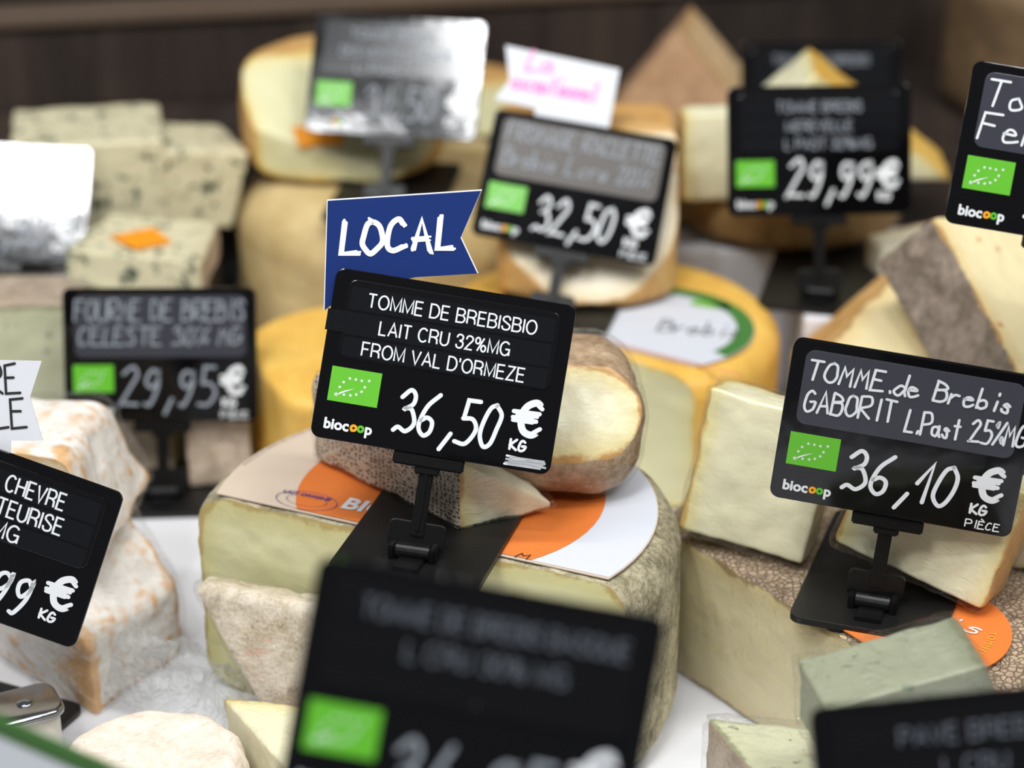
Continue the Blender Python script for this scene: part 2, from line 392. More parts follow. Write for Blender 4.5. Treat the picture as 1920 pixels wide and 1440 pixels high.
def A_(cx, cy, rx, ry, a0, a1, n=14): return [(cx+rx*math.cos(R(a0+(a1-a0)*k/n)), cy+ry*math.sin(R(a0+(a1-a0)*k/n))) for k in range(n+1)]
def S_(*p): return [tuple(x) for x in cat(p)]
PG = {  # even-width sans capitals on a 10-high grid: (advance width, strokes)
 'A': (7, [[(0, 0), (3.5, 10), (7, 0)], [(1.2, 3.3), (5.8, 3.3)]]), 'B': (6.5, [[(0, 5.2), (3.6, 5.2)]+A_(3.6, 2.6, 2.9, 2.6, 90, -90)+[(0, 0), (0, 10), (3.4, 10)]+A_(3.4, 7.6, 2.6, 2.4, 90, -90)]),
 'C': (7, [A_(3.7, 5, 3.7, 5, 42, 318, 24)]), 'D': (6.9, [[(2.8, 0), (0, 0), (0, 10), (2.8, 10)]+A_(2.8, 5, 4.1, 5, 90, -90)]), 'E': (5.8, [[(5.6, 10), (0, 10), (0, 0), (5.8, 0)], [(0, 5.3), (5.2, 5.3)]]),
 'F': (5.6, [[(5.6, 10), (0, 10), (0, 0)], [(0, 5.2), (4.9, 5.2)]]), 'G': (7.4, [A_(3.8, 5, 3.8, 5, 42, 330, 24), [(7.2, 0), (7.2, 4.6), (4, 4.6)]]), 'H': (6.6, [[(0, 0), (0, 10)], [(6.6, 0), (6.6, 10)], [(0, 5.2), (6.6, 5.2)]]),
 'I': (.4, [[(.2, 0), (.2, 10)]]), 'L': (5.2, [[(0, 10), (0, 0), (5.2, 0)]]), 'M': (7.6, [[(0, 0), (0, 10), (3.8, .8), (7.6, 10), (7.6, 0)]]), 'N': (6.6, [[(0, 0), (0, 10), (6.6, 0), (6.6, 10)]]),
 'O': (7.8, [A_(3.9, 5, 3.9, 5, 0, 360, 30)]), 'P': (6.2, [[(0, 0), (0, 10), (3.4, 10)]+A_(3.4, 7.3, 2.8, 2.7, 90, -90)+[(0, 4.6)]]), 'Q': (7.8, [A_(3.9, 5, 3.9, 5, 0, 360, 30), [(5, 2.2), (7.4, -.4)]]), 'R': (6.6, [[(0, 0), (0, 10), (3.6, 10)]+A_(3.6, 7.4, 2.7, 2.6, 90, -90)+[(0, 4.8)], [(3.6, 4.8), (5.8, 3.6), (6.3, 0)]]),
 'S': (6.3, [S_((6, 7.4), (5.2, 9.4), (3.1, 10), (.9, 9), (.6, 6.9), (3.2, 5.3), (6, 3.5), (5.7, .9), (3.2, 0), (.9, .6), (.1, 2.7))]), 'T': (6.4, [[(0, 10), (6.4, 10)], [(3.2, 10), (3.2, 0)]]), 'U': (6.5, [[(0, 10)]+A_(3.25, 3.3, 3.25, 3.3, 180, 360)+[(6.5, 10)]]),
 'V': (6.8, [[(0, 10), (3.4, 0), (6.8, 10)]]), 'Z': (6.2, [[(.2, 10), (6, 10), (0, 0), (6.2, 0)]]), "'": (.4, [[(.2, 10), (.2, 7)]]), '.': (.6, [[(.3, 0), (.3, .9)]]),
 '0': (5.6, [A_(2.8, 5, 2.8, 5, 0, 360, 26)]), '2': (5.6, [S_((.2, 7.2), (1, 9.4), (2.9, 10), (5, 9), (5.2, 6.8), (2.6, 3.6), (0, 0))+[(5.6, 0)]]), '3': (5.6, [S_((.2, 7.6), (1.2, 9.5), (3, 10), (5, 8.8), (4.7, 6.3), (2.4, 5.4)), S_((2.4, 5.4), (5.1, 4.5), (5.4, 2), (3.6, .1), (1, .5), (0, 2.6))]),
 '5': (5.6, [[(5, 10), (1, 10), (.4, 5)]+S_((.4, 5), (2.8, 6.4), (5.4, 4.8), (5.2, 1.6), (2.8, 0), (.7, .7), (.1, 2.2))]), '8': (5.6, [A_(2.8, 7.6, 2.4, 2.4, 0, 360), A_(2.8, 2.6, 2.8, 2.6, 0, 360)]), '%': (8.6, [A_(1.8, 7.6, 1.8, 2.3, 0, 360), A_(6.8, 2.3, 1.8, 2.3, 0, 360), [(6.6, 10), (2, 0)]]),
}
def printed(s, width, height, pen=.125):
    x = 0; st = []
    for ch in s:
        if ch == ' ': x += 4.2; continue
        wd, gl = PG[ch]; st += [np.array(g, float)+(x, 0) for g in gl]; x += wd+2.1
    x -= 2.1; sc = np.array([width/x, height/10]); off = np.array([-width/2, -height/2])
    return ribbon([q*sc+off for q in st], pen*height, cap=False)

# ------------------------------------------------------------ price tags
TW, THH = .105, .074
def UV(u, v): return ((u-.5)*TW, (.5-v)*THH)
def Tz(z): return Matrix.Translation((0, 0, z))
def EUlogo(par, M0):
    x0, y1 = UV(.047, .572); x1, y0 = UV(.255, .775)
    g = link('organic_label', slab('label', [(x0, y0), (x1, y0), (x1, y1), (x0, y1)], .0, .0002), GREEN, par, M0)
    pos = [(.38, .29), (.50, .29), (.62, .30), (.765, .27), (.70, .47), (.65, .61), (.555, .715), (.445, .765), (.315, .775), (.16, .80, 1.35), (.21, .575), (.27, .42)]
    pl = []
    for p in pos:
        r = .00085*(p[2] if len(p) > 2 else 1); pl.append(star(x0+(x1-x0)*p[0], y1-(y1-y0)*p[1], r))
    a = cat([(.14, .83), (.28, .68), (.52, .545)]); b = cat([(.52, .545), (.32, .70), (.18, .82)])
    pl.append([(x0+(x1-x0)*p[0], y1-(y1-y0)*p[1]) for p in list(a)+list(b)[1:]])
    link('star_leaf', polys(pl, .00026), INK, g, Matrix())
def shoplogo(par, M0):
    x, y = UV(.05, .905)
    def put(s, x0, w, m, nm='shop_name'):
        me = text_mesh(s, width=w, height=.0047, bold=.035, align='LEFT')
        link(nm, me, m, par, M0 @ Matrix.Translation((x0, y, .00022)))
    put('bioc', x, .0109, INK)
    for cx, m in ((x+.0130, ORNG), (x+.0161, LGREEN)):
        link('shop_name', polys(ring(cx, y-.0006, .00055, .00165, 0, 360, 20) , .0003), m, par, M0)
    link('shop_name', polys([arc(x+.0126, y-.0012, .0011, 120, 300, 8)], .00034), ORNG, par, M0)
    link('shop_name', polys([arc(x+.0164, y-.0002, .0010, -60, 120, 8)], .00034), LGREEN, par, M0)
    put('p', x+.0180, .0031, INK)
EURO = [cat([(5.4, 8.3), (4.2, 9.0), (2.2, 7.6), (1.2, 4.6), (2.0, 1.2), (4.0, .2), (5.6, 1.4)]), np.array([(0, 5.5), (4.6, 5.7)]), np.array([(-.1, 3.9), (4.2, 4.0)])]
def brushmarks(par, M0, kg=True, piece=True, scrib=False):
    x, y = UV(.825, .79)
    st = [np.stack([x+q[:, 0]/5.6*.0105, y+q[:, 1]/9*.0145], 1) for q in EURO]
    link('euro_sign', ribbon(st, .0030, .00022, brush=3, seed=4), INK, par, M0)
    if kg:
        x, y = UV(.82, .885); link('unit_mark', hand('KG', x, y, .0068, .0044, .0011, .05, seed=2), INK, par, M0 @ Tz(.00022))
    if piece:
        x, y = UV(.81, .972); link('unit_mark', hand('PIÈCE', x, y, .0145, .0034, .0006, .05, seed=2), PEN, par, M0 @ Tz(.00022))
    if scrib:
        x, y = UV(.82, .955); rnd = random.Random(3)
        z = [(x+.0155*(k % 2)+rnd.uniform(-.002, .0015), y-.0014+.0034*k/16+rnd.uniform(-.0004, .0004)) for k in range(17)]
        link('scribble', ribbon([np.array(z)], .0009, .00022), PEN, par, M0)
def linesprint(par, M0, lines, mats=(STRIP, INK), ch=.0058):
    """glued label tapes with printed lettering"""
    vs_ = [(.095, .232), (.245, .378), (.391, .505)]
    for (s, wd, cu), (v0, v1) in zip(lines, vs_):
        x0, y1 = UV(.075, v0); x1, y0 = UV(.925, v1)
        st = link('label_tape', slab('tape', [(x0, y0), (x1, y0), (x1, y1), (x0, y1)], .0005, .00075), mats[0], par, M0)
        link('lettering', printed(s, wd*TW, ch), mats[1], st, Matrix.Translation((UV(cu, .5)[0], (y0+y1)/2, .00082)))
def handlines(par, M0, lines, mat=PEN):
    for k, (s, u, v, wd, h, rot) in enumerate(lines):
        x, y = UV(u, v); link('handwriting', hand(s, x, y, wd*TW, h*THH, .00115, .12, R(rot), seed=k+3), mat, par, M0 @ Tz(.00075))
def price(par, M0, s, u=.34, v=.86, wd=.42, h=.24, pen=.0019, mat=PEN, seed=1, rot=-1):
    x, y = UV(u, v); link('price', hand(s, x, y, wd*TW, h*THH, pen, .16, R(rot), seed=seed, jit=.2), mat, par, M0 @ Tz(.00025))

def price_tag(label, cpx, z, yaw, tilt, roll, support, content, base_yaw=0, panel=PANELK, group='black price tags among the cheeses'):
    c = Vector(ray(cpx[0], cpx[1], z)); ya, ti, ro = R(yaw), R(tilt), R(roll)
    n = Vector((math.sin(ya)*math.cos(ti), -math.cos(ya)*math.cos(ti), math.sin(ti)))
    r0 = Vector((math.cos(ya), math.sin(ya), 0)); u0 = n.cross(r0)
    r = r0*math.cos(ro)-u0*math.sin(ro); u = r0*math.sin(ro)+u0*math.cos(ro)
    drop = (c.z-(support+.0065))/u.z                     # along the stem down to the hinge
    piv = c-u*drop
    root = empty('price_tag', (piv.x, piv.y, support))
    tag(root, label, 'price tag', group)
    M = Matrix(((r.x, u.x, n.x, c.x), (r.y, u.y, n.y, c.y), (r.z, u.z, n.z, c.z), (0, 0, 0, 1)))
    L = Matrix.Translation(-root.location) @ M
    pl = link('plate', slab('plate', rrect(-TW/2, TW/2, -THH/2, THH/2, .0042, 6), -.0022, 0, .0004), BLACK, root, L)
    x0, y1 = UV(.058, .055); x1, y0 = UV(.945, .515)
    pn = link('name_panel', slab('panel', rrect(x0, x1, y0, y1, .0042, 6), .00005, .0005, .0003), panel, root, L)
    EUlogo(root, L); shoplogo(root, L); content(root, L)
    # clip, stem, hinge and base
    bt = -THH/2
    bm = bmesh.new(); box_bm(bm, -.0155, .0155, bt-.0055, bt+.003, -.0058, -.0024); box_bm(bm, -.0155, .0155, bt-.0055, bt-.0004, -.0024, .0012)
    box_bm(bm, -.0055, .0055, bt-.0085, bt-.0050, -.0056, .0008)
    bmesh.ops.bevel(bm, geom=bm.edges[:], offset=.0007, segments=2, affect='EDGES')
    link('clip', frommb('clip', bm), STEM, root, L)
    bm = bmesh.new(); box_bm(bm, -.0031, .0031, -drop+.006, bt-.004, -.0048, -.0006); box_bm(bm, -.0011, .0011, -drop+.008, bt-.006, -.0008, .0005)
    bmesh.ops.bevel(bm, geom=bm.edges[:], offset=.0006, segments=2, affect='EDGES')
    link('stem', frommb('stem', bm), STEM, root, L)
    link('mount', slab('mount', rrect(-.0125, .0125, -drop+.0005, -drop+.0125, .0025), -.0042, -.0018, .0005), STEM, root, L)
    by = R(base_yaw)+ya
    B = Matrix.Rotation(by, 4, 'Z')
    link('hinge', cyl('hinge', (-.0075, 0, .0062), (.0075, 0, .0062), .0034), STEM, root, B)
    bm = bmesh.new()
    for s in (-1, 1): box_bm(bm, s*.0092-.0015, s*.0092+.0015, -.004, .004, .0025, .0095)
    box_bm(bm, -.006, .006, -.013, -.002, .0025, .0046)
    bmesh.ops.bevel(bm, geom=bm.edges[:], offset=.0006, segments=2, affect='EDGES')
    link('hinge_bracket', frommb('bracket', bm), STEM, root, B)
    link('base', slab('base', rrect(-.034, .034, -.019, .088, .006), 0, .003, .0006), BASE, root, B)
    return root, M

def flag(label, M, pts, mat, zoff=-.0032, edge=None):
    """printed card pennant in the plane behind a tag (points in tag metres)"""
    A = Vector(M @ Vector((pts[0][0], pts[0][1], zoff)))
    root = empty('flag_card', A)
    tag(root, label, 'flag')
    L = Matrix.Translation(-A) @ M
    link('card', slab('card', pts, zoff-.0005, zoff, 0), mat, root, L)
    return root, L
def px2tag(M, px, py, zoff=0):
    """where the line of sight of a pixel meets the plane of a tag"""
    n = np.array(M.col[2][:3]); c = np.array(M.translation)+n*zoff; d = ray(px, py, 1)-CAMP
    t = ((c-CAMP)@n)/(d@n); q = M.inverted() @ Vector(CAMP+d*t); return (q.x, q.y)

# ------------------------------------------------------------ cheese from rounded solids and knife cuts
def wheel(Rr, h, r, c=(0, 0)):
    def f(p):
        q = np.stack([np.hypot(p[:, 0]-c[0], p[:, 1]-c[1])-Rr+r, np.abs(p[:, 2]-h/2)-h/2+r], 1)
        return np.minimum(q.max(1), 0)+np.linalg.norm(np.maximum(q, 0), axis=1)-r
    return f
def rbox(c, e, r):
    c = np.array(c); e = np.array(e)
    def f(p):
        q = np.abs(p-c)-e+r
        return np.minimum(q.max(1), 0)+np.linalg.norm(np.maximum(q, 0), axis=1)-r
    return f
def plane(n, d):
    n = np.array(n, float); L = np.linalg.norm(n); n = n/L
    return lambda p: p@n-d
def cut2(p1, p2, o):                              # knife cut through two plan points; the right-hand side goes
    n = np.array([p2[1]-p1[1], -(p2[0]-p1[0]), 0.]); n /= np.linalg.norm(n)
    return plane(n, n[0]*(p1[0]-o[0])+n[1]*(p1[1]-o[1]))
_cube = {}
def cubegrid(n):
    if n in _cube: return _cube[n]
    g = np.tan(np.linspace(-1, 1, n+1)*math.pi/4); V = []; Q = []; b = 0
    idx = np.arange((n+1)*(n+1)).reshape(n+1, n+1)
    quad = np.stack([idx[:-1, :-1], idx[1:, :-1], idx[1:, 1:], idx[:-1, 1:]], -1).reshape(-1, 4)
    a, c = np.meshgrid(g, g, indexing='ij')
    for ax in range(3):
        for s in (-1, 1):
            v = np.empty((a.size, 3)); v[:, ax] = s; v[:, (ax+1) % 3] = a.ravel(); v[:, (ax+2) % 3] = c.ravel()
            V.append(v); Q.append((quad if s > 0 else quad[:, ::-1])+b); b += len(v)
    V = np.vstack(V); Q = np.vstack(Q)
    _, first, inv = np.unique(np.round(V*1e6).astype(np.int64), axis=0, return_index=True, return_inverse=True)
    _cube[n] = (V[first], inv.ravel()[Q]); return _cube[n]
def solve(fn, ctr, ext, n):
    V, Q = cubegrid(n); D = V*np.array(ext); D /= np.linalg.norm(D, axis=1, keepdims=True)
    lo = np.zeros(len(D)); hi = np.full(len(D), .45); ctr = np.array(ctr, float)
    for _ in range(22):
        m = (lo+hi)/2; ins = fn(ctr+D*m[:, None]) < 0
        lo = np.where(ins, m, lo); hi = np.where(ins, hi, m)
    return ctr+D*lo[:, None], Q
def nmesh(name, v, q, attr=None):
    used = np.unique(q); remap = np.full(len(v), -1); remap[used] = np.arange(len(used))
    v = v[used]; q = remap[q]; me = bpy.data.meshes.new(name)
    me.vertices.add(len(v)); me.vertices.foreach_set('co', v.astype(np.float32).ravel())
    me.loops.add(q.size); me.loops.foreach_set('vertex_index', q.astype(np.int32).ravel())
    me.polygons.add(len(q)); me.polygons.foreach_set('loop_start', np.arange(0, q.size, 4, dtype=np.int32))
    if attr is not None:
        a = me.attributes.new('rd', 'FLOAT', 'POINT'); a.data.foreach_set('value', attr[used].astype(np.float32))
    me.update(calc_edges=True); me.shade_smooth(); return me
SEED = [0]
def smax(a, b, k):
    h = np.maximum(k-np.abs(a-b), 0)/k; return np.maximum(a, b)+h*h*k*.25
def cheese(name, label, loc, rot, rind_terms, cut_terms, ctr, ext, pm, rm, n=40, rough=.0012, rf=60, cutr=.0006, film=False, k=.0012, kr=.006, group='cheeses on the counter', filmoff=.0012, cat='cheese'):
    SEED[0] += 1; sd = SEED[0]*7.31
    def fr_(p, nz=True):
        if not rind_terms: return np.full(len(p), -.05)
        f = rind_terms[0](p)
        for t in rind_terms[1:]: f = smax(f, t(p), kr)
        return f+(rough*fbm(p*rf+sd) if nz else 0)
    def fc_(p, nz=True):
        if not cut_terms: return np.full(len(p), -.05)
        f = np.max([t(p) for t in cut_terms], axis=0)
        return f+(cutr*fbm(p*90+sd+5, 2) if nz else 0)
    v, q = solve(lambda p: smax(fr_(p), fc_(p), k), ctr, ext, n)
    a = fr_(v); b = fc_(v); rd = np.maximum(-fr_(v, False), 0)
    isr = (a-b)[q].mean(1) > 0
    if isr.any() and (~isr).any():                # pull the vertices between rind and cut face onto the knife edge
        bv = np.intersect1d(np.unique(q[isr]), np.unique(q[~isr])); p = v[bv].copy(); p0 = p.copy(); e = 2e-4
        lim = np.full(len(bv), .45*np.median(np.linalg.norm(v[q[:, 0]]-v[q[:, 1]], axis=1)))*1.6
        for _ in range(4):
            ra = fr_(p)+k*.25; rb = fc_(p)+k*.25
            ga = np.stack([(fr_(p+d)-fr_(p-d))/(2*e) for d in np.eye(3)*e], 1); gb = np.stack([(fc_(p+d)-fc_(p-d))/(2*e) for d in np.eye(3)*e], 1)
            aa = (ga*ga).sum(1); bb = (gb*gb).sum(1); ab_ = (ga*gb).sum(1); det = np.maximum(aa*bb-ab_*ab_, .02)
            p = p-((bb*ra-ab_*rb)/det)[:, None]*ga-((aa*rb-ab_*ra)/det)[:, None]*gb
            dp = p-p0; L = np.linalg.norm(dp, axis=1); p = p0+dp*np.minimum(1, lim/np.maximum(L, 1e-9))[:, None]
        v[bv] = p
    root = empty(name, loc, tuple(R(x) for x in rot)); tag(root, label, cat, group)
    if (~isr).any(): link('paste', nmesh('paste', v, q[~isr], rd), pm, root)
    if isr.any(): link('rind', nmesh('rind', v, q[isr], rd), rm, root)
    if film:
        def ff(p):
            wr = np.abs(fbm(p*np.array([70, 70, 45])+sd+9, 3))
            return smax(fr_(p, False), fc_(p, False), .006)-filmoff-rough*.8-.0012*wr
        v, q = solve(ff, ctr, ext, max(30, int(n*.7)))
        if rot[0] == 0 and rot[1] == 0: v[:, 2] = np.maximum(v[:, 2], .0004)
        link('cling_film', nmesh('film', v, q), FILM, root)
    return root

# ============================================================ the case: shelf, raised tier, back wall
def shelf_mat():
    t = NT('white_shelf_laminate'); v = t.coord(); f = t.noise(v, 12, 3)
    return t.pbsdf(t.mix(t.math('MULTIPLY', f, .1), '#e4e5ea', '#9a9aa2'), .35, t.bump(t.noise(v, 300, 2), .0001))
SHELF = shelf_mat()
sh = link('floor', bbox('shelf', -.8, .8, .3, 1.8, -.03, 0, bevel=.002), SHELF)
tag(sh, 'white laminate shelf of the cheese counter', 'shelf', kind='structure')
def wood_mat():
    t = NT('dark_brown_panel'); v = t.coord((5, 1, .7))
    n = t.noise(v, 5, 4, .6, .4)
    c = t.ramp(n, [(.2, '#1b1513'), (.5, '#302722'), (.8, '#4a3d35')])
    return t.pbsdf(c, .5, t.bump(n, .0005))
WOOD = wood_mat()
TIER = .080
WY = lambda x: 1.565+.18*(x+.36)
tp = [(-.62, 1.212), (-.186, 1.212), (-.186, 1.285), (-.62, 1.285)]
rl = link('rear_ledge', slab('ledge', [(-.62, 1.2852), (-.186, 1.2852), (-.186, 1.4702), (.100, 1.4702), (.100, 1.3302), (.62, 1.3302), (.62, WY(.62)-.01), (-.62, WY(-.62)-.01)], 0, TIER, .002), WOOD)
tag(rl, 'dark brown ledge along the dark back wall carrying the rear cheeses', 'ledge')
r2 = link('display_riser', slab('riser', [(.100, 1.29), (.166, 1.29), (.166, 1.186), (.62, 1.186), (.62, 1.33), (.100, 1.33)], 0, TIER, .002), SHELF)
tag(r2, 'white raised step under the 29,99 price tag', 'riser')
tr = link('display_riser', slab('riser', tp, 0, TIER, .002), SHELF)
tag(tr, 'white raised step under the low blue-veined wedge', 'riser')

wa = math.atan(.18); wl = 1.5
wroot = empty('wall_back', (0, WY(0), 0), (0, 0, wa)); wroot['kind'] = 'structure'
wroot['label'] = 'dark brown panel with a rail closing the back of the case'; wroot['category'] = 'wall'
link('panel', bbox('panel', -wl/2, wl/2, 0, .02, 0, .140), WOOD, wroot)
link('rail', bbox('rail', -wl/2, wl/2, -.006, .022, .140, .152, bevel=.003), plain('brown_rail', '#6b5a4c', .4, 30, .3), wroot)
link('upper_panel', bbox('upper', -wl/2, wl/2, .05, .07, 0, .9), plain('black_back', '#0b0a0a', .7, 20, .3), wroot)
bm = bmesh.new()
link('upright', bbox('upright', .45, .52, -.03, .03, 0, .5), plain('black_back', '#0b0a0a'), wroot)

# ============================================================ cheese materials
tomme = paste_mat('tomme_paste', '#dcd9ae', '#cfc890', '#b39a5c', .014, sss=.3)
ewe = paste_mat('ewe_paste', '#ece8cc', '#e8d9a0', '#c08b4a', .010, sss=.3, rough=.35)
ewe2 = paste_mat('wrapped_ewe_paste', '#e9e5c6', '#e6dca4', '#cda85e', .010, sss=.3, rough=.33)
semi = paste_mat('pale_semi_paste', '#e3d9b2', '#d8c898', '#9a8058', .014, sss=.3)
goat = paste_mat('goat_paste', '#e2d5bd', '#d8c4a0', '#c9a06a', .012, sss=.2)
yel = paste_mat('yellow_wheel_paste', '#dcd9b0', '#dbd3a0', '#d9b65c', .010, sss=.3)
brie = paste_mat('cream_paste', '#e2dac4', '#ddcda8', '#c99c5c', .008, sss=.3)
bluep = paste_mat('blue_paste', '#d6cfae', '#cdc3a2', '#b8ab88', .010, blue=(62, .292, '#4f5b4b'), sss=.15)
holey = paste_mat('holed_paste', '#e6d9ae', '#dcc690', '#a47a48', .010, holes=(70, .10, '#bb7434'), sss=.25)
tanp = paste_mat('tan_paste', '#d2b48a', '#c8a373', '#9d774c', .014, sss=.2)
greenp = paste_mat('green_grey_paste', '#d2d2b4', '#c2c3a2', '#8b8a6c', .012, blue=(60, .36, '#7f8a70'), sss=.25)
wax = rind_mat('yellow_wax', [(.3, '#d79f3c'), (.55, '#e8bc5c'), (.75, '#f0ca74')], 22, 160, .42, .0006)
rgrey = rind_mat('grey_speckled_rind', [(.32, '#4d473a'), (.45, '#8a8268'), (.56, '#b5ac90'), (.7, '#d8d0b8')], 60, 420, .85, .0018)
rcloth = rind_mat('cloth_marked_rind', [(.3, '#9b8d7b'), (.5, '#c0b19d'), (.7, '#d8cbb8')], 30, 300, .8, .0012, net=(520, '#4a4036'))
rbrown = rind_mat('brown_mottled_rind', [(.3, '#5f4b37'), (.45, '#94795a'), (.58, '#b79d7f'), (.75, '#d8c5ab')], 45, 260, .7, .0016)
rpale = rind_mat('pale_mouldy_rind', [(.34, '#80725f'), (.43, '#c3b49a'), (.53, '#dfd3bf'), (.68, '#efe7d8')], 50, 560, .85, .0016, patch=(38, .60, '#dcb8a0'))
rbloom = rind_mat('white_bloomy_rind', [(.28, '#d6cfc4'), (.45, '#ebe6de'), (.65, '#f6f3ee')], 28, 260, .8, .002, patch=(26, .62, '#dcb277'), ridge='#d9a35c')
rgoat = rind_mat('wrinkled_goat_rind', [(.3, '#cdb7a2'), (.5, '#e6d8c9'), (.7, '#f2e9df')], 55, 340, .85, .0022, patch=(60, .60, '#dfb597'))
rdark = rind_mat('dark_grey_brown_rind', [(.3, '#4a4038'), (.45, '#776a5d'), (.6, '#998a7b'), (.75, '#bfb2a4')], 45, 240, .7, .002)
rtan = rind_mat('tan_rind', [(.3, '#a87f5c'), (.5, '#c49b76'), (.7, '#d9b795')], 30, 200, .7, .0012)
rochre = rind_mat('ochre_rind', [(.3, '#b08045'), (.5, '#cfa161'), (.7, '#e0bd82')], 30, 200, .6, .0012)
rcrust = rind_mat('crumbly_crust', [(.32, '#75604a'), (.45, '#a8917a'), (.56, '#c9b294'), (.7, '#e6d8b8')], 28, 300, .85, .0022, cell=(330, '#8f7a5f'))
rfourme = rind_mat('grey_pink_rind', [(.3, '#8b7a6a'), (.5, '#b3a18d'), (.7, '#d3c5b3')], 40, 260, .75, .0016)
UPZ = (0, 0, 1); DNZ = (0, 0, -1)
bot = plane(DNZ, 0)
def top(h): return plane(UPZ, h)

# ------------------------------------------------------------ tomme with the orange label, carrying the tag in focus
hS = .073; hA = .103; oA = (-.035, .915); cA1, cA2 = (-.145, .929), (.055, .840)
tA = cheese('tomme_cheese', 'half tomme wheel with speckled rind under a white and orange paper label', (oA[0], oA[1], 0), (0, 0, 0),
    [wheel(.112, hA, .016)], [cut2(cA1, cA2, oA)], (.0, .025, .05), (.115, .09, .05), tomme, rgrey, 84, .0008, 90)
def clip_half(pts, p1, p2, o, inset=0):
    n = np.array([p2[1]-p1[1], -(p2[0]-p1[0])]); n = n/np.linalg.norm(n); d = n@(np.array(p1)-np.array(o))-inset; out = []
    for a, b in zip(pts, pts[1:]+pts[:1]):
        fa, fb = n@np.array(a)-d, n@np.array(b)-d
        if fa <= 0: out.append(tuple(a))
        if fa*fb < 0: t = fa/(fa-fb); out.append(tuple(np.array(a)+t*(np.array(b)-np.array(a))))
    return out
PAPER = plain('cream_label_paper', '#d3c1ae', .55, 30, .06)
PAPERW = plain('white_label_paper', '#cfd3dc', .5, 30, .05)
ORLAB = plain('orange_label_print', '#e07a35', .5, 40, .1)
VIOLET = plain('violet_stamp_ink', '#5a3f86', .6, 200, .1)
GREYTX = plain('grey_fine_print', '#8a8278', .6, 200, .1)
lab = link('paper_label', slab('label', clip_half(arc(.0, .0, .1015, 0, 360, 72)[:-1], cA1, cA2, oA, .002), hA+.0008, hA+.0014), PAPER, tA)
link('white_field', polys([clip_half(clip_half(arc(0, 0, .1010, 0, 360, 72)[:-1], cA1, cA2, oA, .003), (-.04, .97), (-.005, .85), oA)], hA+.0016), PAPERW, lab)
link('orange_disc', polys([clip_half(arc(.007, .010, .071, 0, 360, 60)[:-1], cA1, cA2, oA, .003)], hA+.0018), ORLAB, lab)
def flat(par, me, mat, x, y, z, rz=0, nm='lettering', s=1):
    return link(nm, me, mat, par, Matrix.Translation((x, y, z)) @ Matrix.Rotation(R(rz), 4, 'Z') @ Matrix.Scale(s, 4))
q = P(686, 958, hA); flat(lab, text_mesh('BIO', height=.0105, bold=.03), CARD, q[0]-oA[0]+.001, q[1]-oA[1], hA+.0022, -22)
q = P(575, 946, hA); x_, y_ = q[0]-oA[0], q[1]-oA[1]
flat(lab, polys(ring(0, 0, .0148, .0152, 0, 360, 40, .55)), VIOLET, x_, y_, hA+.0022, -22, 'stamp')
flat(lab, polys(ring(0, 0, .0098, .0101, 0, 360, 40, .5)), VIOLET, x_, y_, hA+.0022, -22, 'stamp')
flat(lab, text_mesh('LAIT ORIGINE', width=.024, height=.0028, bold=.02), VIOLET, x_, y_+.0052, hA+.0022, -22, 'stamp')
def bend(me, r, mid):
    for v in me.vertices:
        a = R(mid)-v.co.x/r; rr = r+v.co.y; v.co = (rr*math.cos(a), rr*math.sin(a), 0)
    return me
flat(lab, bend(text_mesh('FROMAGE DE BREBIS BIO AFFINE EN CAVE', height=.0018, spacing=1.25), .0995, 140), GREYTX, 0, 0, hA+.0022)
q = P(978, 1056, hA); flat(lab, hand('M', -.0025, -.002, .006, .0045, .0005), INKB, q[0]-oA[0], q[1]-oA[1]+.003, hA+.0022, -22, 'mark')

# wedge with pale crust standing on its tip before the cut face
cheese('cheese_wedge', 'tomme wedge with pale mouldy crust in film, leaning before the orange label wheel', (-.099, .868, .002), (-13, 0, -20),
    [plane((0, -1, 0), .0), top(.071), lambda p: np.hypot(p[:, 0]*.86, p[:, 2])-.086],
    [plane((0, 1, 0), .016), plane((-.80, 0, -.60), .003), plane((.85, 0, -.45), .012), plane((0, 0, -1), -.002)], (.0, .008, .04), (.05, .012, .05), tomme, rpale, 64, .0008, 80, film=True)

# two wrapped pieces lying on the label, behind the tag in focus
oC = (-.03, .93)
cheese('cheese_wedge', 'wrapped cheese piece with grey cloth-marked rind on the orange label wheel', (oC[0], oC[1], hA+.005), (0, 0, 0),
    [cut2((-.098, .962), (-.024, .888), oC), top(.044)],
    [cut2((-.024, .887), (.020, .907), oC), bot, plane((.447, .894, 0), .0), plane((.62, -.1, .78), .034), plane((-.9, .5, 0), .068)], (-.022, -.004, .018), (.05, .04, .02), ewe, rcloth, 72, .0007, 120, film=True, kr=.012)
cheese('cheese_piece', 'wrapped half-round cheese piece with brownish rind and creamy face above the orange label', (.008, .946, hA+.0065), (0, 6, 4),
    [rbox((0, 0, .029), (.047, .04, .030), .022)], [plane((0, -.83, .56), .0455)], (0, .012, .028), (.05, .03, .03), ewe, rbrown, 72, .0010, 70, film=True)

